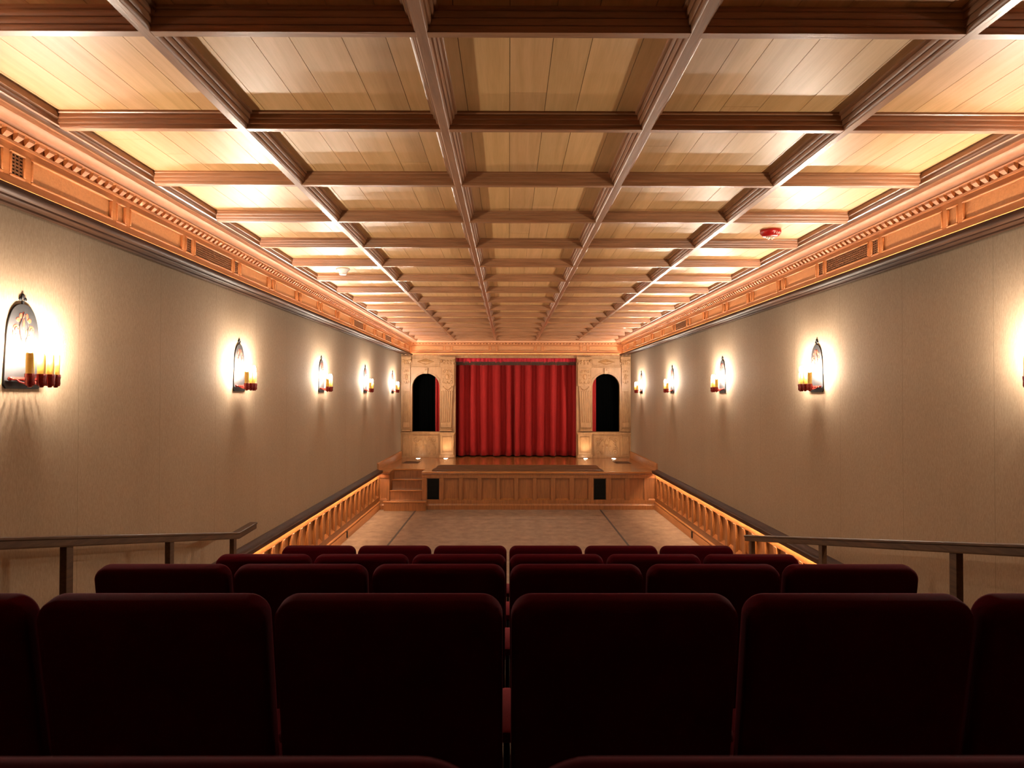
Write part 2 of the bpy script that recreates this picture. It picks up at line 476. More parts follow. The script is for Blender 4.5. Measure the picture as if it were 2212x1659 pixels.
# carpet seams
for x0, nm in ((-1.87, 'left'), (1.86, 'right')):
    o = MB().box(x0-.016, x0+.016, 6.35, YS-.01, 0, .003).build('floor_strip', M['tape'])
    tag(o, 'thin dark strip set in the carpet running to the %s part of the stage' % nm, 'strip', 'dark strips in the carpet')
tag(MB().box(-1.85, 1.84, 13.33, 13.338, 0, .0015).build('carpet_seam', M['tape']), 'faint seam crossing the carpet in front of the stage', 'seam')

# ------------------------------------------------------------------ seating tiers
rows = [(.465, 2.067), (1.66, 1.856), (2.86, 1.641), (4.05, 1.415), (5.24, 1.212)]   # (y of back, z of its top)
HB = 1.0
tiers = []
fl = [z-HB for _, z in rows]
edges = [Y0, rows[0][0]+.95, rows[1][0]+.95, rows[2][0]+.95, rows[3][0]+.95, rows[4][0]+1.05]
for i in range(5):
    o = MB().box(XL+.001, XR-.001, edges[i], edges[i+1], -.1, fl[i]).build('floor', M['carpet'])
    struct(o)

# ------------------------------------------------------------------ theatre seats
TILT = math.radians(10.5)
def cushion(w, h, t, r, puff):
    """rounded slab: width w (x), height h (z from 0 to -h), thickness t (y)"""
    outline = []
    for cx_, cz_, a0 in ((w/2-r, -r, 0), (-w/2+r, -r, PI/2), (-w/2+r*.7, -h+r*.7, PI), (w/2-r*.7, -h+r*.7, 3*PI/2)):
        rr = r if a0 < PI else r*.7
        for k in range(9):
            a = a0+PI/2*k/8
            outline.append((cx_+rr*math.cos(a), cz_+rr*math.sin(a)))
    rings = []
    e = min(t*.48, .024)
    steps = [(-t/2+.0, e), (-t/2+e*.08, e*.6), (-t/2+e*.3, e*.28), (-t/2+e*.65, e*.07), (-t/2+e, 0), (t/2-e, 0), (t/2-e*.65, e*.07), (t/2-e*.3, e*.28), (t/2-e*.08, e*.6), (t/2, e)]
    czm = -h/2
    def ins(p, d):
        return (p[0]*(1-d/(w/2)), czm+(p[1]-czm)*(1-d/(h/2)))
    for y, d in steps:
        rings.append([(q[0], y, q[1]) for q in (ins(p, d) for p in outline)])
    # puffed faces
    front = [(q[0], t/2+puff*.7, q[1]) for q in (ins(p, w*.2) for p in outline)]
    back = [(q[0], -t/2-puff*.3, q[1]) for q in (ins(p, w*.2) for p in outline)]
    return MB().loft([back]+rings+[front])
def place(mb, rot, loc):
    m = Matrix.Translation(loc) @ rot
    mb.v = [tuple(m @ Vector(p)) for p in mb.v]; return mb
def make_seat():
    root = empty('theater_seat')
    R = Matrix.Rotation(TILT, 4, 'X')            # bottom swings forward (+y)
    bk = cushion(.540, .66, .080, .050, .008)
    place(bk, R, Vector((0, .0425, HB))).build('backrest', M['velvet'], root, smooth=True)
    bs = MB().box(-.21, .21, .142, .150, HB-.64, HB-.25)
    sc = cushion(.50, .46, .12, .05, .015)
    R2 = Matrix.Rotation(math.radians(-84), 4, 'X')
    place(sc, R2, Vector((0, .63, .43))).build('seat_cushion', M['velvet'], root, smooth=True)
    arm_post = MB().box(-.012, .012, .20, .30, .02, .40).box(-.009, .009, .18, .44, .38, .585).box(-.02, .02, .16, .48, 0, .02)
    for k in (-1,):
        place(MB().box(-.012, .012, .20, .30, .02, .40).box(-.009, .009, .18, .44, .38, .585).box(-.02, .02, .16, .48, 0, .02), Matrix.Identity(4), Vector((.28*k,0,0))).build('standard', M['shell'], root, bevel=.004)
        armpad(.28*k).build('armrest', M['arm'], root, smooth=True)
    return root
def armpad(x0):
    sec = [(-.021,.588),(.021,.588),(.025,.594),(.025,.610),(.021,.619),(.010,.623),(-.010,.623),(-.021,.619),(-.025,.610),(-.025,.594)]
    a = MB(); rings = []
    for y, k in ((.172,.7),(.180,1),(.42,1),(.438,.93),(.448,.75)):
        rings.append([(x0+p[0]*k, y, .605+(p[1]-.605)*k) for p in sec])
    return a.loft(rings)
proto = make_seat()
first = True
def put_seat(x, y, z, label, group, last=False):
    global first
    o = proto if first else copy_tree(proto)
    first = False
    o.location = (x, y, z)
    tag(o, label, 'seat', group)
    if last: extra.append(o)
    return o
extra = []
rowname = ['nearest row', 'largest full row', 'second full row from the viewer', 'third full row from the viewer', 'row nearest the stage']
pos = ['far left', 'second from left', 'third from left', 'third from right', 'second from right', 'far right']
seatpos = []
for ri, (y, z) in enumerate(rows):
    if ri == 0:
        for k, nm in ((2, 'left'), (3, 'right')):
            seatpos.append((-1.4+.56*k-.003, y, z-HB, 'red velvet seat top cut off by the bottom edge, %s one of the two' % nm, 'seats in the nearest row', k == 3))
        continue
    for k in range(6):
        x = -1.4+.56*k-.004
        seatpos.append((x, y, z-HB, 'dark red velvet seat, %s in the %s' % (pos[k], rowname[ri]), 'seats in the ' + rowname[ri], k == 5))
for sp_ in seatpos: put_seat(*sp_)
# row ends: the last seat of each row also carries a right arm
a_me = armpad(.28).build('armrest', M['arm'], extra[0], smooth=True)
s_me = MB().box(.268, .292, .20, .30, .02, .40).box(.271, .289, .18, .44, .38, .585).box(.26, .30, .16, .48, 0, .02).build('standard', M['shell'], extra[0], bevel=.004)
for e in extra[1:]:
    for q in (a_me, s_me):
        c = q.copy(); C.objects.link(c); c.parent = e

# ------------------------------------------------------------------ handrails
def floor_at(y):
    for i in range(5):
        if y < edges[i+1]: return fl[i]
    return 0
def handrail(x, h0, slope, yn, yf, posts, ext, label, pw=.04):
    root = empty('handrail', (0,0,0)); tag(root, label, 'handrail', 'wooden handrails beside the seats')
    top = lambda y: EYE-h0-slope*y
    sec = [(-.028,-.058),(.028,-.058),(.030,-.050),(.030,-.020),(.038,-.014),(.038,-.004),(.030,0),(-.030,0),(-.038,-.004),(-.038,-.014),(-.030,-.020),(-.030,-.050)]
    r = MB()
    rings = [[(x+p[0], yn, top(yn)+p[1]) for p in sec], [(x+p[0], yf, top(yf)+p[1]) for p in sec]]
    if ext: rings.append([(x+p[0], yf+ext, top(yf)+p[1]+.012) for p in sec])
    r.loft(rings); r.build('rail', M['dark_rail'], root)
    for y in posts:
        MB().box(x-.019, x+.019, y-.03, y+.03, floor_at(y), top(y)-.05).build('post', M['dark_rail'], root, bevel=.003)
M['dark_rail'] = wood('rail_oak', (.045,.021,.009), (.085,.042,.018), (25,2,25), .55, .2, .15)
handrail(-2.35, .05, .1855, -.6, 6.15, (.9, 2.4, 3.80, 4.95, 6.09), .42, 'dark wooden handrail on posts along the left wall beside the seats')
handrail(2.35, .075, .1865, -.6, 6.99, (.9, 2.3, 3.73, 5.32, 6.86), 0, 'wooden handrail on posts along the right side of the seats')

# ------------------------------------------------------------------ stage
st = empty('stage'); tag(st, 'raised wooden stage with polished floor and panelled front', 'stage')
NX0, NX1 = -2.42, -1.76          # stair notch
NY = YS+.56
dk = MB()
dk.box(XL+.001, NX0, YS-.03, NY, ZD-.035, ZD); dk.box(NX1, XR-.001, YS-.03, NY, ZD-.035, ZD)
dk.box(XL+.001, XR-.001, NY-.03, 19.5, ZD-.035, ZD)
dk.build('deck', M['deck'], st, bevel=.008)
mo = MB()
for a, b_ in ((XL+.001, NX0), (NX1, XR-.001)):
    mo.prism([(YS-.012,ZD-.035),(YS-.016,ZD-.05),(YS-.006,ZD-.06),(YS-.004,ZD-.075),(YS+.005,ZD-.08),(YS+.02,ZD-.08),(YS+.02,ZD-.035)], lambda p: (a, p[0], p[1]), lambda p: (b_, p[0], p[1]))
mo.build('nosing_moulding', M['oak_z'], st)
k = .00945
fp = MB(); ff = MB(); fs = MB()
for a, b_ in ((XL+.001, NX0), (NX1, XR-.001)):
    fp.box(a, b_, YS+.045, YS+.07, 0, ZD-.035)
    ff.box(a, b_, YS, YS+.045, .635, ZD-.035); ff.box(a, b_, YS, YS+.045, 0, .19)
px = [(822,837)], [(923,950),(959,992),(1000,1032),(1041,1073),(1080,1111),(1120,1151),(1159,1190),(1199.5,1230),(1240,1271),(1282,1309),(1320,1350),(1360,1391),(1400,1415)]
for (a, b_), lst in zip(((XL+.001, NX0), (NX1, XR-.001)), px):
    cur = a
    for p0, p1 in lst:
        q0, q1 = (p0-1099)*k, (p1-1099)*k
        ff.box(cur, q0, YS, YS+.045, .19, .635); cur = q1
        fs.prism([(YS+.001,.19),(YS+.045,.19),(YS+.045,.222)], lambda p: (q0, p[0], p[1]), lambda p: (q1, p[0], p[1]))
        for c0, c1 in ((q0, q0+.012), (q1-.012, q1)): fs.box(c0, c1, YS+.025, YS+.045, .19, .635)
        fs.box(q0, q1, YS+.025, YS+.045, .620, .635)
    ff.box(cur, b_, YS, YS+.045, .19, .635)
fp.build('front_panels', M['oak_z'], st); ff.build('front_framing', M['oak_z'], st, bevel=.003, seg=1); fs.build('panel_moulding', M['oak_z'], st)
bs = MB()
for a, b_ in ((XL+.053, NX0), (NX1, XR-.053)):
    bs.prism([(YS,0),(YS-.024,0),(YS-.024,.085),(YS-.014,.10),(YS-.010,.115),(YS,.118)], lambda p: (a, p[0], p[1]), lambda p: (b_, p[0], p[1]))
bs.build('base_moulding', M['oak_z'], st)
sw = MB(); sw.box(NX0-.02, NX0, YS+.05, NY, 0, ZD-.035); sw.box(NX1, NX1+.02, YS+.05, NY, 0, ZD-.035); sw.box(NX0, NX1, NY, NY+.02, 0, ZD-.035)
sw.build('notch_lining', M['oak_z'], st)
# stage front vents
for a, b_, nm in ((923, 950, 'left end, beside the steps'), (1282, 1309, 'right part')):
    q0, q1 = (a-1099)*k, (b_-1099)*k
    o = empty('floor_vent', (0,0,0)); o.name = 'vent_cover'
    tag(o, 'black rectangular vent in the stage front at its ' + nm, 'vent', 'black vents in the stage front')
    MB().box(q0+.012, q1-.012, YS+.012, YS+.0195, .205, .622).build('plate', M['ventblk'], o)
    g = MB()
    for i in range(14): g.box(q0+.02, q1-.02, YS+.006, YS+.012, .225+i*.028, .235+i*.028)
    for xx in (q0+.012, q1-.026): g.box(xx, xx+.014, YS+.006, YS+.012, .205, .622)
    g.build('slats', M['ventblk'], o)
# steps
sp = empty('stage_steps', (0,0,0)); tag(sp, 'short flight of wooden steps set into the left end of the stage', 'steps')
ty = [YS-.20, YS+.05, YS+.305, NY]
for i in range(4):
    z1 = ZD*(i+1)/4
    if i == 0:
        MB().box(-2.50, -1.665, ty[0], YS-.026, 0, z1-.025).box(NX0+.002, NX1-.002, YS-.03, YS+.06, 0, z1-.025).build('riser', M['oak_z'], sp)
        MB().box(-2.515, -1.65, ty[0]-.02, YS-.026, z1-.025, z1).box(NX0+.002, NX1-.002, YS-.03, YS+.06, z1-.025, z1).build('tread', M['deck'], sp, bevel=.006)
    elif i < 3:
        MB().box(NX0+.002, NX1-.002, ty[i], ty[i]+.015, z1-ZD/4, z1-.025).build('riser', M['oak_z'], sp)
        MB().box(NX0+.002, NX1-.002, ty[i]-.02, ty[i+1]+.015 if i < 2 else NY-.001, z1-.025, z1).build('tread', M['deck'], sp, bevel=.006)
    else:
        MB().box(NX0+.002, NX1-.002, NY-.012, NY-.001, z1-ZD/4, z1-.036).build('riser', M['oak_z'], sp)
# footlight shield
fs_ = MB()
zt = ZD+.125; yf = YS+.10
pts = []
A = [(-1.60,0),(-1.585,.02),(-1.56,.045),(-1.525,.062),(-1.50,.075),(-1.485,.10),(-1.45,.119),(-1.40,.125)]
Lx = [(p[0]+.02, p[1]) for p in A]
B = [(1.96,0),(1.93,.02),(1.90,.045),(1.865,.060),(1.845,.08),(1.825,.108),(1.79,.125)]
poly = [(p[0], ZD+p[1]) for p in Lx] + [(p[0], ZD+p[1]) for p in reversed(B)]
fs_.prism(poly, lambda p: (p[0], yf, p[1]), lambda p: (p[0], yf+.03, p[1]))
fs_.box(-1.56, 1.93, yf-.03, yf, ZD, ZD+.03)
o = fs_.build('footlight_board', M['shield'], bevel=.004)
tag(o, 'low dark board with curved ends standing along the front edge of the stage', 'board')
# deck grilles and recessed uplights
for a, b_, nm in ((873,906,'left'), (1327,1361,'right')):
    y0g, y1g = 1.57*1534/(1001-852), 1.57*1534/(996.5-852)
    ym = (y0g+y1g)/2
    q0, q1 = (a-1099)/1534*ym, (b_-1099)/1534*ym
    g = MB().box(q0, q1, y0g, y1g, ZD, ZD+.003)
    for i in range(12):
        yy = y0g+.02+(y1g-y0g-.04)*i/11; g.box(q0+.02, q1-.02, yy-.006, yy+.006, ZD+.003, ZD+.006)
    o = g.build('floor_grille', M['shield']); tag(o, 'flat brown grille set in the %s side of the stage floor' % nm, 'grille', 'grilles in the stage floor')
for pxx, nm in ((904,'beside the left wall panel'), (963.5,'at the foot of the left pedestal'), (1265,'at the foot of the right pedestal'), (1326,'beside the right wall panel')):
    x = (pxx-1099)/1534*17.33; y = 17.33
    r = empty('floor_uplight', (x, y, ZD)); tag(r, 'round lit uplight in the stage floor ' + nm, 'uplight', 'round uplights in the stage floor')
    MB().lathe([(.066,0),(.066,.006),(.052,.008),(.05,.004),(.0,.004)], n=24).build('ring', M['brass'], r, smooth=True)
    MB().lathe([(.050,.0045),(.046,.009),(.001,.0095)], n=24).build('lens', M['well'], r)
    ld = bpy.data.lights.new('uplight_beam', 'SPOT'); ld.energy = 22 if 'pedestal' in nm else 7; ld.color = (1,.80,.58)
    ld.spot_size = math.radians(95); ld.spot_blend = .9; ld.shadow_soft_size = .04
    lo = bpy.data.objects.new('uplight_beam', ld); C.objects.link(lo); lo.parent = r
    lo.location = (0, 0, .03); lo.rotation_euler = (PI-math.radians(12), 0, 0)
# baseboards on the stage sides
for X, s, nm in ((XL, 1, 'left'), (XR, -1, 'right')):
    struct(MB().prism([(0,ZD),(.03,ZD),(.03,ZD+.15),(.022,ZD+.165),(0,ZD+.17)], lambda p: (X+s*p[0], YS-.02, p[1]), lambda p: (X+s*p[0], 17.6, p[1])).build('baseboard_'+nm, M['oak_y']))

# ------------------------------------------------------------------ proscenium wall
K = .01147
YW = 17.62                           # wall face
def U(px_): return (px_-1099)*K
AR, AZ, AB = .345, 2.518, 1.414      # arch radius, spring line, sill
wl = MB(); D = .14
for s in (-1, 1):
    ua, ub = CX+s*1.50, CX+s*2.85
    ac = CX+s*2.233
    wl.box(ua, ub, YW, YW+D, ZD, AB)
    wl.box(ua, ac-s*AR, YW, YW+D, AB, AZ); wl.box(ac+s*AR, ub, YW, YW+D, AB, AZ)
    n = 20
    for i in range(n):
        t0, t1 = PI*i/n, PI*(i+1)/n
        x0, z0 = ac-s*AR*math.cos(t0), AZ+AR*math.sin(t0)
        x1, z1 = ac-s*AR*math.cos(t1), AZ+AR*math.sin(t1)
        wl.loft([[(x0,YW,z0),(x1,YW,z1),(x1,YW,3.35),(x0,YW,3.35)], [(x0,YW+D,z0),(x1,YW+D,z1),(x1,YW+D,3.35),(x0,YW+D,3.35)]])
    wl.box(ua, ac-s*AR, YW, YW+D, AZ, 3.35); wl.box(ac+s*AR, ub, YW, YW+D, AZ, 3.35)
wl.box(CX-1.5, CX+1.5, YW, YW+D, 3.245, 3.35)
wl.box(XL, XR, YW, YW+.1, 3.35, 3.9)
struct(wl.build('wall_stage', M['prosc']))

def spiral(mb, cx, cz, r, turns, a0, s, y, w=.008, n=22):
    w *= 1.5; y -= .004
    pts = []
    for i in range(n):
        t = i/(n-1); rr = r*(1-t*.85); a = a0+s*turns*2*PI*t
        pts.append((cx+rr*math.cos(a), y, cz+rr*math.sin(a)))
    mb.tube(pts, lambda t: w*(1-.4*t), 5, .8)
def arc(mb, pts, y, w=.012): mb.tube([(p[0], y, p[1]) for p in pts], w, 5, .8)
def leafwork(mb, cx, z0, z1, hw, y):
    """upright scroll ornament with a central oval, as on the carved blocks"""
    h = z1-z0; m = (z0+z1)/2
    mb.ball((cx, y, m), hw*.30, .012, h*.16, 12, 6)
    mb.tube([(cx+hw*.45*math.cos(t*PI/8), y, m+h*.22*math.sin(t*PI/8)) for t in range(17)], .006, 5)
    for s in (-1, 1):
        for q in (-1, 1):
            spiral(mb, cx+s*hw*.60, m+q*h*.34, hw*.28, 1.2, PI/2*(1-q*.2), s*q, y, .007)
            spiral(mb, cx+s*hw*.72, m+q*h*.12, hw*.18, 1.0, 0, -s*q, y, .006, 14)
            mb.ball((cx+s*hw*.25, y, m+q*h*.42), hw*.16, .010, h*.035, 8, 4)
        mb.ball((cx, y, m+s*h*.36), hw*.13, .012, h*.07, 8, 5)

def pilaster(s, u0, u1, inner, label):
    """u0<u1 distances from the room axis; s side"""
    root = empty('pilaster', (0,0,0)); tag(root, label, 'pilaster', 'carved pilasters of the stage wall')
    c = CX+s*(u0+u1)/2; hw = (u1-u0)/2; y = YW
    f = .06
    z0, z1 = 1.435, 3.017
    b = hw*(.80 if inner else .92)
    cb = c+s*(hw-b)*(1 if inner else 0)      # narrower towards the foot
    zc = 2.56                                 # foot of the carved block
    def xl(z): t = (z-z0)/(z1-z0); return (cb+(c-cb)*t)-(b+(hw-b)*t)
    def xr(z): t = (z-z0)/(z1-z0); return (cb+(c-cb)*t)+(b+(hw-b)*t)
    sh = MB()
    zz = [1.52, zc-.12]
    # shaft with flutes: alternate raised fillets
    sh.loft([[(xl(z), y-f*.7, z),(xr(z), y-f*.7, z),(xr(z), y, z),(xl(z), y, z)] for z in (1.50, z1)])
    nf = 5 if inner else 4
    for i in range(nf+1):
        t = i/nf
        def fx(z, d): w = xr(z)-xl(z); return xl(z)+.02+(w-.04)*t+d
        ww = .010
        sh.loft([[(fx(z,-ww), y-f, z),(fx(z,ww), y-f, z),(fx(z,ww), y-f*.7, z),(fx(z,-ww), y-f*.7, z)] for z in (1.66, zc-.14)])
    sh.box(xl(1.58)+.005, xr(1.58)-.005, y-f, y, 1.50, 1.64)
    sh.build('shaft', M['prosc'], root, bevel=.004, seg=1)
    cv = MB(); x0, x1 = xl(zc), xr(zc)
    cv.box(c-hw+.006, c+hw-.006, y-f-.008, y-f*.7, zc, z1-.03)
    for e in (0,):
        cv.box(c-hw+.0, c-hw+.014, y-f-.02, y-f, zc, z1-.03); cv.box(c+hw-.014, c+hw, y-f-.02, y-f, zc, z1-.03)
        cv.box(c-hw, c+hw, y-f-.02, y-f, zc-.012, zc+.004)
    leafwork(cv, c, zc+.02, z1-.05, hw*.9, y-f-.012)
    cv.build('carved_block', M['prosc'], root, smooth=True)
    if inner:
        sg = MB()
        for k_ in range(9):
            t = -1+k_*.25
            sg.ball((c+t*hw*.62, y-f-.006, zc-.03-.075*(1-t*t)), .013, .012, .013, 8, 4)
        for k_ in range(5): sg.ball((c-hw*.6+k_*hw*.3, y-f-.006, zc-.135), .009, .008, .009, 6, 4)
        sg.build('swag', M['prosc'], root, smooth=True)
    ba = MB()
    for (g, za, zb) in ((.0,1.50,1.52),(.016,1.475,1.50),(.008,1.46,1.475),(.026,1.43,1.462)):
        w0 = (xr(1.5)-xl(1.5))/2; m_ = (xr(1.5)+xl(1.5))/2
        ba.box(m_-w0-g*.7, m_+w0+g*.7, y-f-g, y, za, zb)
    ba.build('foot', M['prosc'], root, bevel=.005)
    cp = MB()
    for (g, za, zb) in ((.006,3.005,3.03),(.0,3.03,3.06),(.012,3.055,3.075),(.02,3.20,3.225),(.035,3.225,3.25),(.028,3.25,3.275)):
        cp.box(c-hw-g, c+hw+g, y-f-g, y, za, zb)
    cp.box(c-hw*.92, c+hw*.92, y-f, y, 3.075, 3.20)
    for q in (-1, 1):
        cp.lathe([(.001,-.085),(.020,-.083),(.040,-.08),(.044,-.06),(.044,.0)], (c+q*(hw-.012), y-.012, 3.165), 14, 'y')
        spiral(cp, c+q*(hw-.012), 3.165, .034, 1.6, 0, q, y-.10, .006)
    for k_ in range(3): cp.ball((c+(k_-1)*hw*.45, y-f-.006, 3.165), hw*.16, .016, .030, 8, 5)
    for k_ in range(3): cp.ball((c+(k_-1)*hw*.5, y-f-.004, 3.105), hw*.14, .012, .022, 8, 5)
    cp.build('capital', M['prosc'], root, bevel=.003, seg=1)
    return root
def pedestal(s, u0, u1, label):
    root = empty('pedestal', (0,0,0)); tag(root, label, 'pedestal', 'pedestals of the stage wall')
    a, b_ = sorted((CX+s*u0, CX+s*u1)); y = YW
    m = MB()
    m.box(a, b_, y-.085, y, ZD+.09, 1.36)
    for g, za, zb in ((.022,ZD,ZD+.07),(.012,ZD+.07,ZD+.09),(.008,1.335,1.355),(.02,1.355,1.378),(.032,1.378,1.402)):
        m.box(a-g, b_+g, y-.085-g, y, za, zb)
    m.build('block', M['prosc'], root, bevel=.004)
    f = MB(); w = .016; z0, z1 = ZD+.14, 1.29; p0, p1 = a+.045, b_-.045
    for bx_ in ((p0,p1,z0,z0+w),(p0,p1,z1-w,z1),(p0,p0+w,z0,z1),(p1-w,p1,z0,z1)): f.box(bx_[0], bx_[1], y-.098, y-.085, bx_[2], bx_[3])
    f.build('panel_moulding', M['prosc'], root, bevel=.004, seg=1)
for s, nm in ((-1, 'left'), (1, 'right')):
    pilaster(s, 1.53, 1.865, True, 'carved oak pilaster beside the %s edge of the red curtain' % nm)
    pilaster(s, 2.615, 2.80, False, 'narrow carved pilaster between the %s arch and the side wall' % nm)
    pedestal(s, 1.535, 1.865, 'brightly lit wooden pedestal under the %s inner pilaster' % nm)
    # arch surround
    ac = CX+s*2.233
    root = empty('arch_surround'); tag(root, 'carved wooden arch frame around the %s dark opening' % nm, 'arch')
    ar = MB()
    r0, r1 = AR, AR+.028
    def ring(ra, rb, ya, yb, ar=ar):
        pr = []
        path = [(-1, AB)] + [(math.cos(PI-PI*i/24), AZ, math.sin(PI*i/24)) for i in range(25)] + [(1, AB)]
        def pt(r, i):
            q = path[i]
            if len(q) == 2: return (ac+q[0]*r, q[1])
            return (ac+q[0]*r, AZ+q[2]*r)
        rings = []
        for i in range(len(path)):
            a = pt(ra, i); b2 = pt(rb, i)
            rings.append([(a[0],ya,a[1]),(b2[0],ya,b2[1]),(b2[0],yb,b2[1]),(a[0],yb,a[1])])
        ar.loft(rings)
    ring(AR-.004, AR+.012, YW-.026, YW); ring(AR+.012, AR+.036, YW-.014, YW); ring(AR+.036, AR+.046, YW-.022, YW)
    ar.build('archivolt', M['prosc'], root, smooth=True)
    be = MB()
    z = AB+.03
    while z < AZ:
        for q in (-1, 1): be.ball((ac+q*(AR+.024), YW-.018, z), .0085, .008, .011, 6, 4)
        z += .034
    for i in range(1, 32):
        t = PI*i/32; be.ball((ac+(AR+.024)*math.cos(t), YW-.018, AZ+(AR+.024)*math.sin(t)), .0085, .008, .0085, 6, 4)
    be.build('beading', M['prosc'], root, smooth=True)
    ks = MB(); ks.loft([[(ac-.035,YW-.055,AZ+AR-.012),(ac+.035,YW-.055,AZ+AR-.012),(ac+.048,YW-.065,2.985),(ac-.048,YW-.065,2.985)],[(ac-.035,YW,AZ+AR-.012),(ac+.035,YW,AZ+AR-.012),(ac+.048,YW,2.985),(ac-.048,YW,2.985)]])
    spiral(ks, ac, 2.94, .026, 1.4, 0, 1, YW-.064, .006)
    ks.build('keystone', M['prosc'], root, bevel=.004)
    # string course and diamond panel
    dp = empty('diamond_panel'); tag(dp, 'oak panel with a raised diamond above the %s arch' % nm, 'panel', 'diamond panels above the arches')
    a, b_ = sorted((CX+s*1.87, CX+s*2.61))
    f = MB(); f.box(a, b_, YW-.03, YW, 3.005, 3.022); f.box(a, b_, YW-.022, YW, 3.022, 3.032)
    w = .010
    for q in ((a+.02,b_-.02,3.06,3.07),(a+.02,b_-.02,3.225,3.235),(a+.02,a+.03,3.07,3.225),(b_-.03,b_-.02,3.07,3.225)): f.box(q[0], q[1], YW-.012, YW, q[2], q[3])
    f.build('frame', M['prosc'], dp, bevel=.002, seg=1)
    d = MB(); m_ = (a+b_)/2; zc = 3.148; dw, dh = .20, .065
    corners = [(m_-dw, zc), (m_, zc+dh), (m_+dw, zc), (m_, zc-dh)]
    d.tube([(p[0], YW-.008, p[1]) for p in corners+[corners[0]]], .009, 4)
    d.loft([[(m_+(p[0]-m_)*.86, YW, zc+(p[1]-zc)*.86) for p in corners], [(m_+(p[0]-m_)*.08, YW-.022, zc+(p[1]-zc)*.08) for p in corners]])
    d.build('diamond', M['prosc'], dp)
    # carved apron panel under the arch
    cp = empty('carved_panel'); tag(cp, 'carved scrollwork panel under the %s arch, lit from the floor' % nm, 'panel', 'scrollwork panels under the arches')
    a, b_ = sorted((CX+s*1.925, CX+s*2.575))
    f = MB(); z0, z1 = .80, 1.315
    f.box(min(CX+s*1.87,CX+s*2.85), max(CX+s*1.87,CX+s*2.85), YW-.045, YW, 1.37, 1.402)
    f.box(min(CX+s*1.87,CX+s*2.85), max(CX+s*1.87,CX+s*2.85), YW-.030, YW, 1.355, 1.37)
    f.box(min(CX+s*1.89,CX+s*2.85), max(CX+s*1.89,CX+s*2.85), YW-.022, YW, ZD, ZD+.045)
    for q in ((a,b_,z0,z0+.014),(a,b_,z1-.014,z1),(a,a+.014,z0,z1),(b_-.014,b_,z0,z1)): f.box(q[0], q[1], YW-.012, YW, q[2], q[3])
    f.build('frame', M['prosc'], cp, bevel=.003, seg=1)
    r = MB(); m_ = (a+b_)/2; zc = (z0+z1)/2; yy = YW-.004
    for q in (-1, 1):
        for v in (-1, 1):
            spiral(r, m_+q*.215, zc+v*.150, .070, 1.5, PI/2*(1+q), q*v, yy, .010)
            spiral(r, m_+q*.115, zc+v*.175, .045, 1.3, PI, -q*v, yy, .008)
            spiral(r, m_+q*.225, zc+v*.045, .042, 1.2, PI/2, q*v, yy, .008)
            arc(r, [(m_+q*(.04+.02*k_), zc+v*(.06+.10*math.sin(k_*.5))) for k_ in range(8)], yy, .007)
            r.ball((m_+q*.165, yy, zc+v*.095), .020, .010, .011, 8, 4)
            r.ball((m_+q*.28, yy, zc+v*.205), .012, .010, .016, 8, 4)
        r.ball((m_+q*.09, yy, zc), .025, .012, .012, 8, 4)
        arc(r, [(m_+q*.045, zc-.19), (m_+q*.03, zc-.12), (m_+q*.05, zc-.06), (m_+q*.03, zc), (m_+q*.055, zc+.07), (m_+q*.03, zc+.13), (m_, zc+.19)], yy, .008)
    r.loft([[(m_-.045,YW,zc-.045),(m_+.045,YW,zc-.045),(m_+.045,YW,zc+.045),(m_-.045,YW,zc+.045)],[(m_-.006,YW-.03,zc-.006),(m_+.006,YW-.03,zc-.006),(m_+.006,YW-.03,zc+.006),(m_-.006,YW-.03,zc+.006)]])
    r.build('scrollwork', M['prosc'], cp, smooth=True)
    # narrow side panel near the side wall
    a, b_ = sorted((CX+s*2.635, CX+s*2.80))
    f = MB(); f.box(a-.012, b_+.012, YW-.006, YW, ZD+.045, 1.355)
    for q in ((a,b_,.86,.872),(a,b_,1.29,1.302),(a,a+.012,.86,1.302),(b_-.012,b_,.86,1.302)): f.box(q[0], q[1], YW-.016, YW-.006, q[2], q[3])
    o = f.build('dado_panel', M['prosc'], bevel=.002, seg=1); tag(o, 'narrow upright wooden panel beside the %s side wall on the stage' % nm, 'panel', 'narrow dado panels')

# ------------------------------------------------------------------ curtains
def drape(x0, x1, z0, z1, y, amp, pleats, mat, name, nz=14, seed=1, flare=0):
    rnd = random.Random(seed)
    nx = 12
    cols = []
    w = [rnd.uniform(.75, 1.3) for _ in range(pleats)]; tot = sum(w); xs = x0; m = MB()
    amps = [rnd.uniform(.75, 1.15)*amp for _ in range(pleats)]; ph = [rnd.uniform(-.3,.3) for _ in range(pleats)]
    cuts = []
    for i in range(pleats):
        ww = (x1-x0)*w[i]/tot
        for k_ in range(nx):
            t = k_/nx
            cuts.append((xs+ww*t, t, i))
        xs += ww
    cuts.append((x1, 1.0, pleats-1))
    V = []
    for j in range(nz+1):
        s = j/nz; z = z1+(z0-z1)*s
        for (x, t, i) in cuts:
            g = .6+.55*s**.7
            if t < .5:                                        # round forward fold with a flat face
                d = math.sin(PI*t/.5)**.3
                off = -amps[i]*g*d
            else:
                d = math.sin(PI*(t-.5)/.5)**.3
                off = amps[i]*g*.6*d
            off += .006*math.sin(x*41+z*2.1)
            sway = ph[i]*.05*s*math.sin(PI*t)
            V.append((x+sway, y+off, z+(.006*math.sin(x*19) if j == nz else 0)))
    n = len(cuts); F = []
    for j in range(nz):
        for i in range(n-1): F.append((j*n+i, j*n+i+1, (j+1)*n+i+1, (j+1)*n+i))
    m.add(V, F)
    o = m.build(name, mat, smooth=False)
    for p in o.data.polygons: p.use_smooth = True
    sm = o.modifiers.new('thick', 'SOLIDIFY'); sm.thickness = .006
    return o
mid = U(1113)+.0
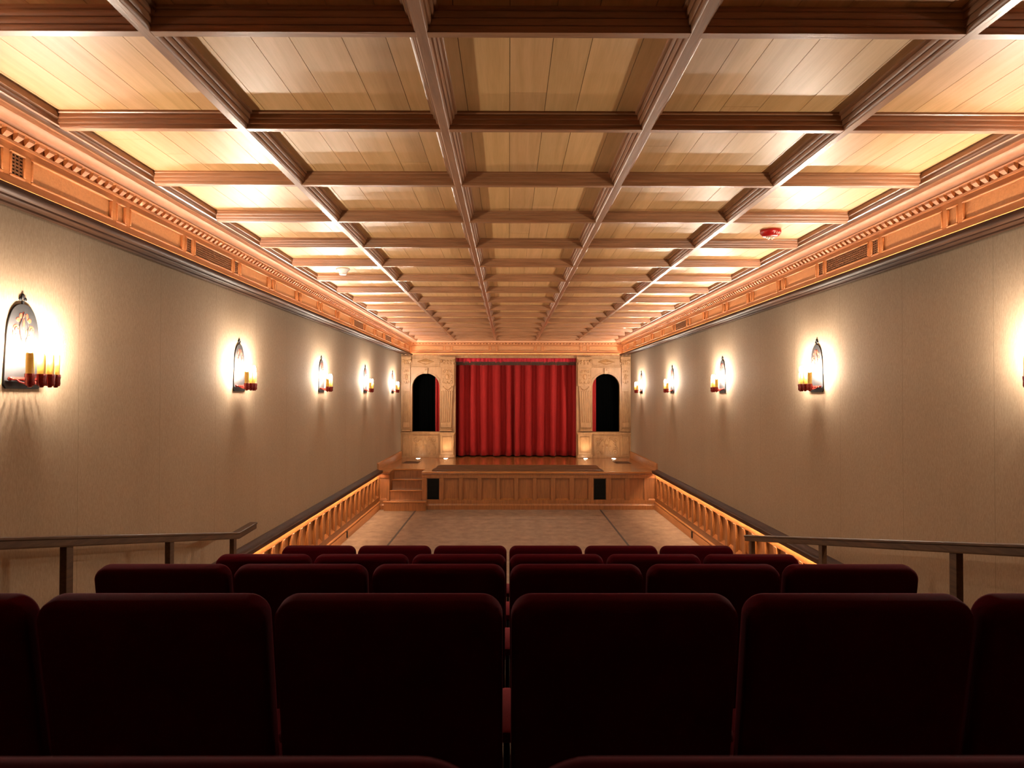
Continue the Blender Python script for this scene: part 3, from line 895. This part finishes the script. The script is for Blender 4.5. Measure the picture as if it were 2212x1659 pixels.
o = drape(CX-1.72, mid+.01, ZD+.025, 3.45, 18.02, .14, 6, M['curtain'], 'stage_curtain', seed=3)
tag(o, 'left half of the pleated red velvet stage curtain', 'curtain', 'red stage curtain halves')
o = drape(mid-.01, CX+1.72, ZD+.025, 3.45, 18.00, .14, 6, M['curtain'], 'stage_curtain', seed=11)
tag(o, 'right half of the pleated red velvet stage curtain', 'curtain', 'red stage curtain halves')
va = empty('curtain_valance'); tag(va, 'short red valance with dark fringe across the top of the stage opening', 'valance')
o = drape(CX-1.55, CX+1.55, 3.135, 3.30, 17.82, .012, 30, M['valance'], 'valance_cloth', nz=4, seed=5); o.parent = va
fr = MB(); x = CX-1.56; rf = random.Random(2)
while x < CX+1.56:
    h = rf.uniform(.068, .085)
    fr.loft([[(x+.007*math.cos(a), 17.803+.006*math.sin(a), 3.150-q) for a in (0, PI/2, PI, 3*PI/2)] for q in (0, h*.6, h)])
    x += .0165
fr.box(CX-1.56, CX+1.56, 17.797, 17.806, 3.142, 3.158)
fr.build('fringe', M['fringe'], va)
# drapes behind the arches
for s, nm in ((-1, 'left'), (1, 'right')):
    e0, e1 = sorted((CX+s*1.72, CX+s*2.025))
    o = drape(e0, e1, ZD+.02, 3.3, 17.93, .03, 3, M['curtain'], 'side_curtain', seed=20+s)
    tag(o, 'edge of a red curtain seen through the %s arch' % nm, 'curtain', 'red curtains behind the arches')
    e0, e1 = sorted((CX+s*1.95, CX+s*2.845))
    o = drape(e0, e1, ZD+.02, 3.4, 18.3, .02, 8, M['black'], 'black_curtain', seed=30+s)
    tag(o, 'black drape filling the %s arch opening' % nm, 'curtain', 'black drapes behind the arches')

# ------------------------------------------------------------------ sconces
def make_sconce():
    root = empty('wall_sconce')
    pts = []
    hw = .148; H = .465
    pts += [(-hw+.018, 0), (hw-.018, 0), (hw, .018), (hw-.004, .10), (hw-.016, .25)]
    arcR = []
    for i in range(1, 10):
        t = i/10
        arcR.append(((hw-.016)*math.cos(t*PI/2)**.8, .25+(H-.25)*math.sin(t*PI/2)**.95))
    pts += arcR + [(0, H)] + [(-a, z) for a, z in reversed(arcR)] + [(-hw+.016, .25), (-hw+.004, .10), (-hw, .018)]
    bp_ = MB().prism(pts, lambda p: (.0, p[0], p[1]), lambda p: (.010, p[0], p[1])).build('backplate', M['iron'], root, bevel=.002)
    # pierced tracery with orange mica
    g = MB()
    def pad(cy, cz, ry, rz):
        g.loft([[(.0102, cy+ry*math.cos(a*PI/5), cz+rz*math.sin(a*PI/5)) for a in range(10)], [(.0125, cy+ry*.9*math.cos(a*PI/5), cz+rz*.9*math.sin(a*PI/5)) for a in range(10)]])
    for q in (-1, 1):
        pad(q*.060, .325, .026, .026); pad(q*.052, .285, .020, .016); pad(q*.045, .375, .016, .014)
        pad(q*.024, .398, .012, .016); pad(q*.078, .300, .010, .018); pad(q*.022, .305, .009, .022)
    pad(0, .405, .008, .018); pad(0, .355, .008, .030); pad(0, .25, .022, .022)
    for q in (-1, 1): pad(q*.07, .235, .026, .018)
    g.build('inlay', M['mica'], bp_)
    ir = MB()
    for q in (-1, 1):
        ir.tube([(.0135, q*.060+.013*math.cos(t*PI/6), .322+.013*math.sin(t*PI/6)) for t in range(10)], .0028, 5)
        ir.tube([(.0135, q*.01, .25), (.0135, q*.03, .30), (.0135, q*.035, .34), (.0135, q*.015, .385), (.0135, 0, .42)], .0028, 5)
    ir.build('tracery', M['iron'], bp_)
    f = MB(); f.box(.001, .009, -.006, .006, H-.004, H+.018)
    f.ball((.005, 0, H+.042), .007, .012, .016, 10, 6)
    for q in (-1, 1): f.ball((.005, q*.019, H+.026), .007, .012, .011, 10, 6)
    f.build('finial', M['iron'], bp_, smooth=True)
    b = MB()
    b.tube([(.028, -.125, .052), (.028, .125, .052)], .0095, 8)
    for q in (-1, 1): b.tube([(.010, q*.09, .052), (.030, q*.09, .052)], .008, 8); b.ball((.028, q*.128, .052), .012, .012, .012)
    for i in range(4):
        y = -.108+.072*i; p = (.120, .134, .134, .120)[i]
        b.tube([(.030, y*.8, .052), (.06, y*.9, .034), (p-.02, y, .026)], .0055, 6)
    b.build('crossbar', M['redbronze'], root, smooth=True)
    for i in range(4):
        y = -.108+.072*i; p = (.120, .134, .134, .120)[i]
        MB().lathe([(.001,.006),(.010,.008),(.012,.014),(.020,.016),(.024,.028),(.023,.050),(.026,.066),(.026,.080),(.021,.080),(.020,.072)], (p, y, 0), 16).build('candle_cup', M['redbronze'], root, smooth=True)
        cd = MB().lathe([(.0205,.072),(.0205,.185),(.017,.192),(.009,.192)], (p, y, 0), 16).build('candle', M['candle'], root, smooth=True)
        MB().lathe([(.006,.190),(.009,.203),(.011,.215),(.009,.232),(.005,.246),(.001,.256)], (p, y, 0), 8).build('bulb', M['bulb'], cd)
    return root
sc = make_sconce()
sl = ['nearest on the left wall, cut by the picture edge', 'second on the left wall', 'third on the left wall', 'fourth on the left wall', 'last on the left wall, beside the stage']
sr = ['mostly outside the right picture edge, nearest on the right wall', 'nearest fully visible on the right wall', 'second fully visible on the right wall', 'third fully visible on the right wall', 'last on the right wall, beside the stage']
fst = True
for X, rz, labs, ys in ((XL, 0, sl, (3.90, 7.03, 10.11, 13.2, 16.3)), (XR, PI, sr, (3.86, 6.96, 10.04, 13.13, 16.2))):
    for y, lb in zip(ys, labs):
        o = sc if fst else copy_tree(sc); fst = False
        o.location = (X, y, 2.367); o.rotation_euler = (0,0,rz)
        tag(o, 'lit four-candle sconce, ' + lb, 'sconce', 'candle sconces on the side walls')

# ------------------------------------------------------------------ ceiling devices
def at_ceiling(px_, py_, z=ZC):
    y = 1534*(z-EYE)/(852-py_); return ((px_-1099)/1534*y, y)
x, y = at_ceiling(740, 581)
def detector(x, y, k, label):
    r = empty('smoke_detector', (x, y, ZC)); tag(r, label, 'smoke detector', 'white ceiling detectors')
    MB().lathe([(.074*k,0),(.076*k,-.008*k),(.066*k,-.018*k),(.050*k,-.034*k),(.040*k,-.050*k),(.001,-.050*k)], n=28).build('housing', M['white'], r, smooth=True)
    MB().lathe([(.036*k,-.050*k),(.040*k,-.054*k),(.040*k,-.062*k),(.034*k,-.067*k),(.001,-.068*k)], n=28).build('sensor_cap', M['white'], r, smooth=True)
detector(x, y, 1, 'white round smoke detector on the ceiling boards at left')
x, y = at_ceiling(1349, 703); detector(x, y, .8, 'small far white detector on the ceiling near the right wall')
x, y = at_ceiling(1667, 495)
r = empty('fire_strobe', (x, y, ZC+.002)); tag(r, 'red round fire alarm strobe on the ceiling at right', 'alarm')
MB().lathe([(.080,0),(.086,-.012),(.085,-.024),(.066,-.050),(.058,-.056),(.001,-.056)], n=32).build('housing', M['red'], r, smooth=True)
lens = MB(); lens.lathe([(.026,-.055),(.028,-.062),(.018,-.070),(.001,-.072)], n=10); lens.box(-.034,.034,-.012,.012,-.068,-.055)
for a in range(4): lens.ball((.022*math.cos(a*PI/2+.6), .022*math.sin(a*PI/2+.6), -.068), .010, .010, .010, 6, 4)
lens.build('lens', M['lens'], r)
# FIRE lettering on the sloping rim, facing the room
for i, ch in enumerate('FIRE'):
    cu = bpy.data.curves.new('letter', 'FONT'); cu.body = ch; cu.size = .027; cu.extrude = .0008; cu.align_x = 'CENTER'
    to = bpy.data.objects.new('letter', cu); C.objects.link(to)
    dg = bpy.context.evaluated_depsgraph_get(); me = bpy.data.meshes.new_from_object(to.evaluated_get(dg))
    bpy.data.objects.remove(to); me.materials.clear(); me.materials.append(M['white'])
    lo = bpy.data.objects.new('letter', me); C.objects.link(lo); lo.parent = r
    a = -PI/2 + math.radians(2+(i)*14)          # around the rim
    rad = .0765; lo.location = (rad*math.cos(a), rad*math.sin(a), -.0445)
    lo.rotation_euler = (math.radians(90+38), 0, a+PI/2)

# ------------------------------------------------------------------ world, camera, view
w = bpy.data.worlds.new('dark'); S.world = w; w.use_nodes = True
w.node_tree.nodes['Background'].inputs[0].default_value = (.02,.015,.012,1)
w.node_tree.nodes['Background'].inputs[1].default_value = .2
cam = bpy.data.cameras.new('camera'); co = bpy.data.objects.new('camera', cam); C.objects.link(co)
cam.sensor_width = 36; cam.lens = 36*1534/2212; cam.clip_start = .02; cam.clip_end = 100
co.location = (0, 0, EYE)
co.rotation_mode = 'XYZ'
pitch = math.atan((852-829.5)/1534); yaw = -math.atan((1106-1099)/1534); roll = math.radians(-.08)
co.matrix_world = Matrix.Translation((0,0,EYE)) @ Matrix.Rotation(yaw, 4, 'Z') @ Matrix.Rotation(PI/2+pitch, 4, 'X') @ Matrix.Rotation(-roll, 4, 'Z')
cam.dof.use_dof = True; cam.dof.focus_distance = 6.5; cam.dof.aperture_fstop = 9
S.camera = co
vs = S.view_settings
vs.view_transform = 'Standard'; vs.look = 'None'; vs.gamma = 1; vs.use_curve_mapping = False
vs.exposure = 0.0
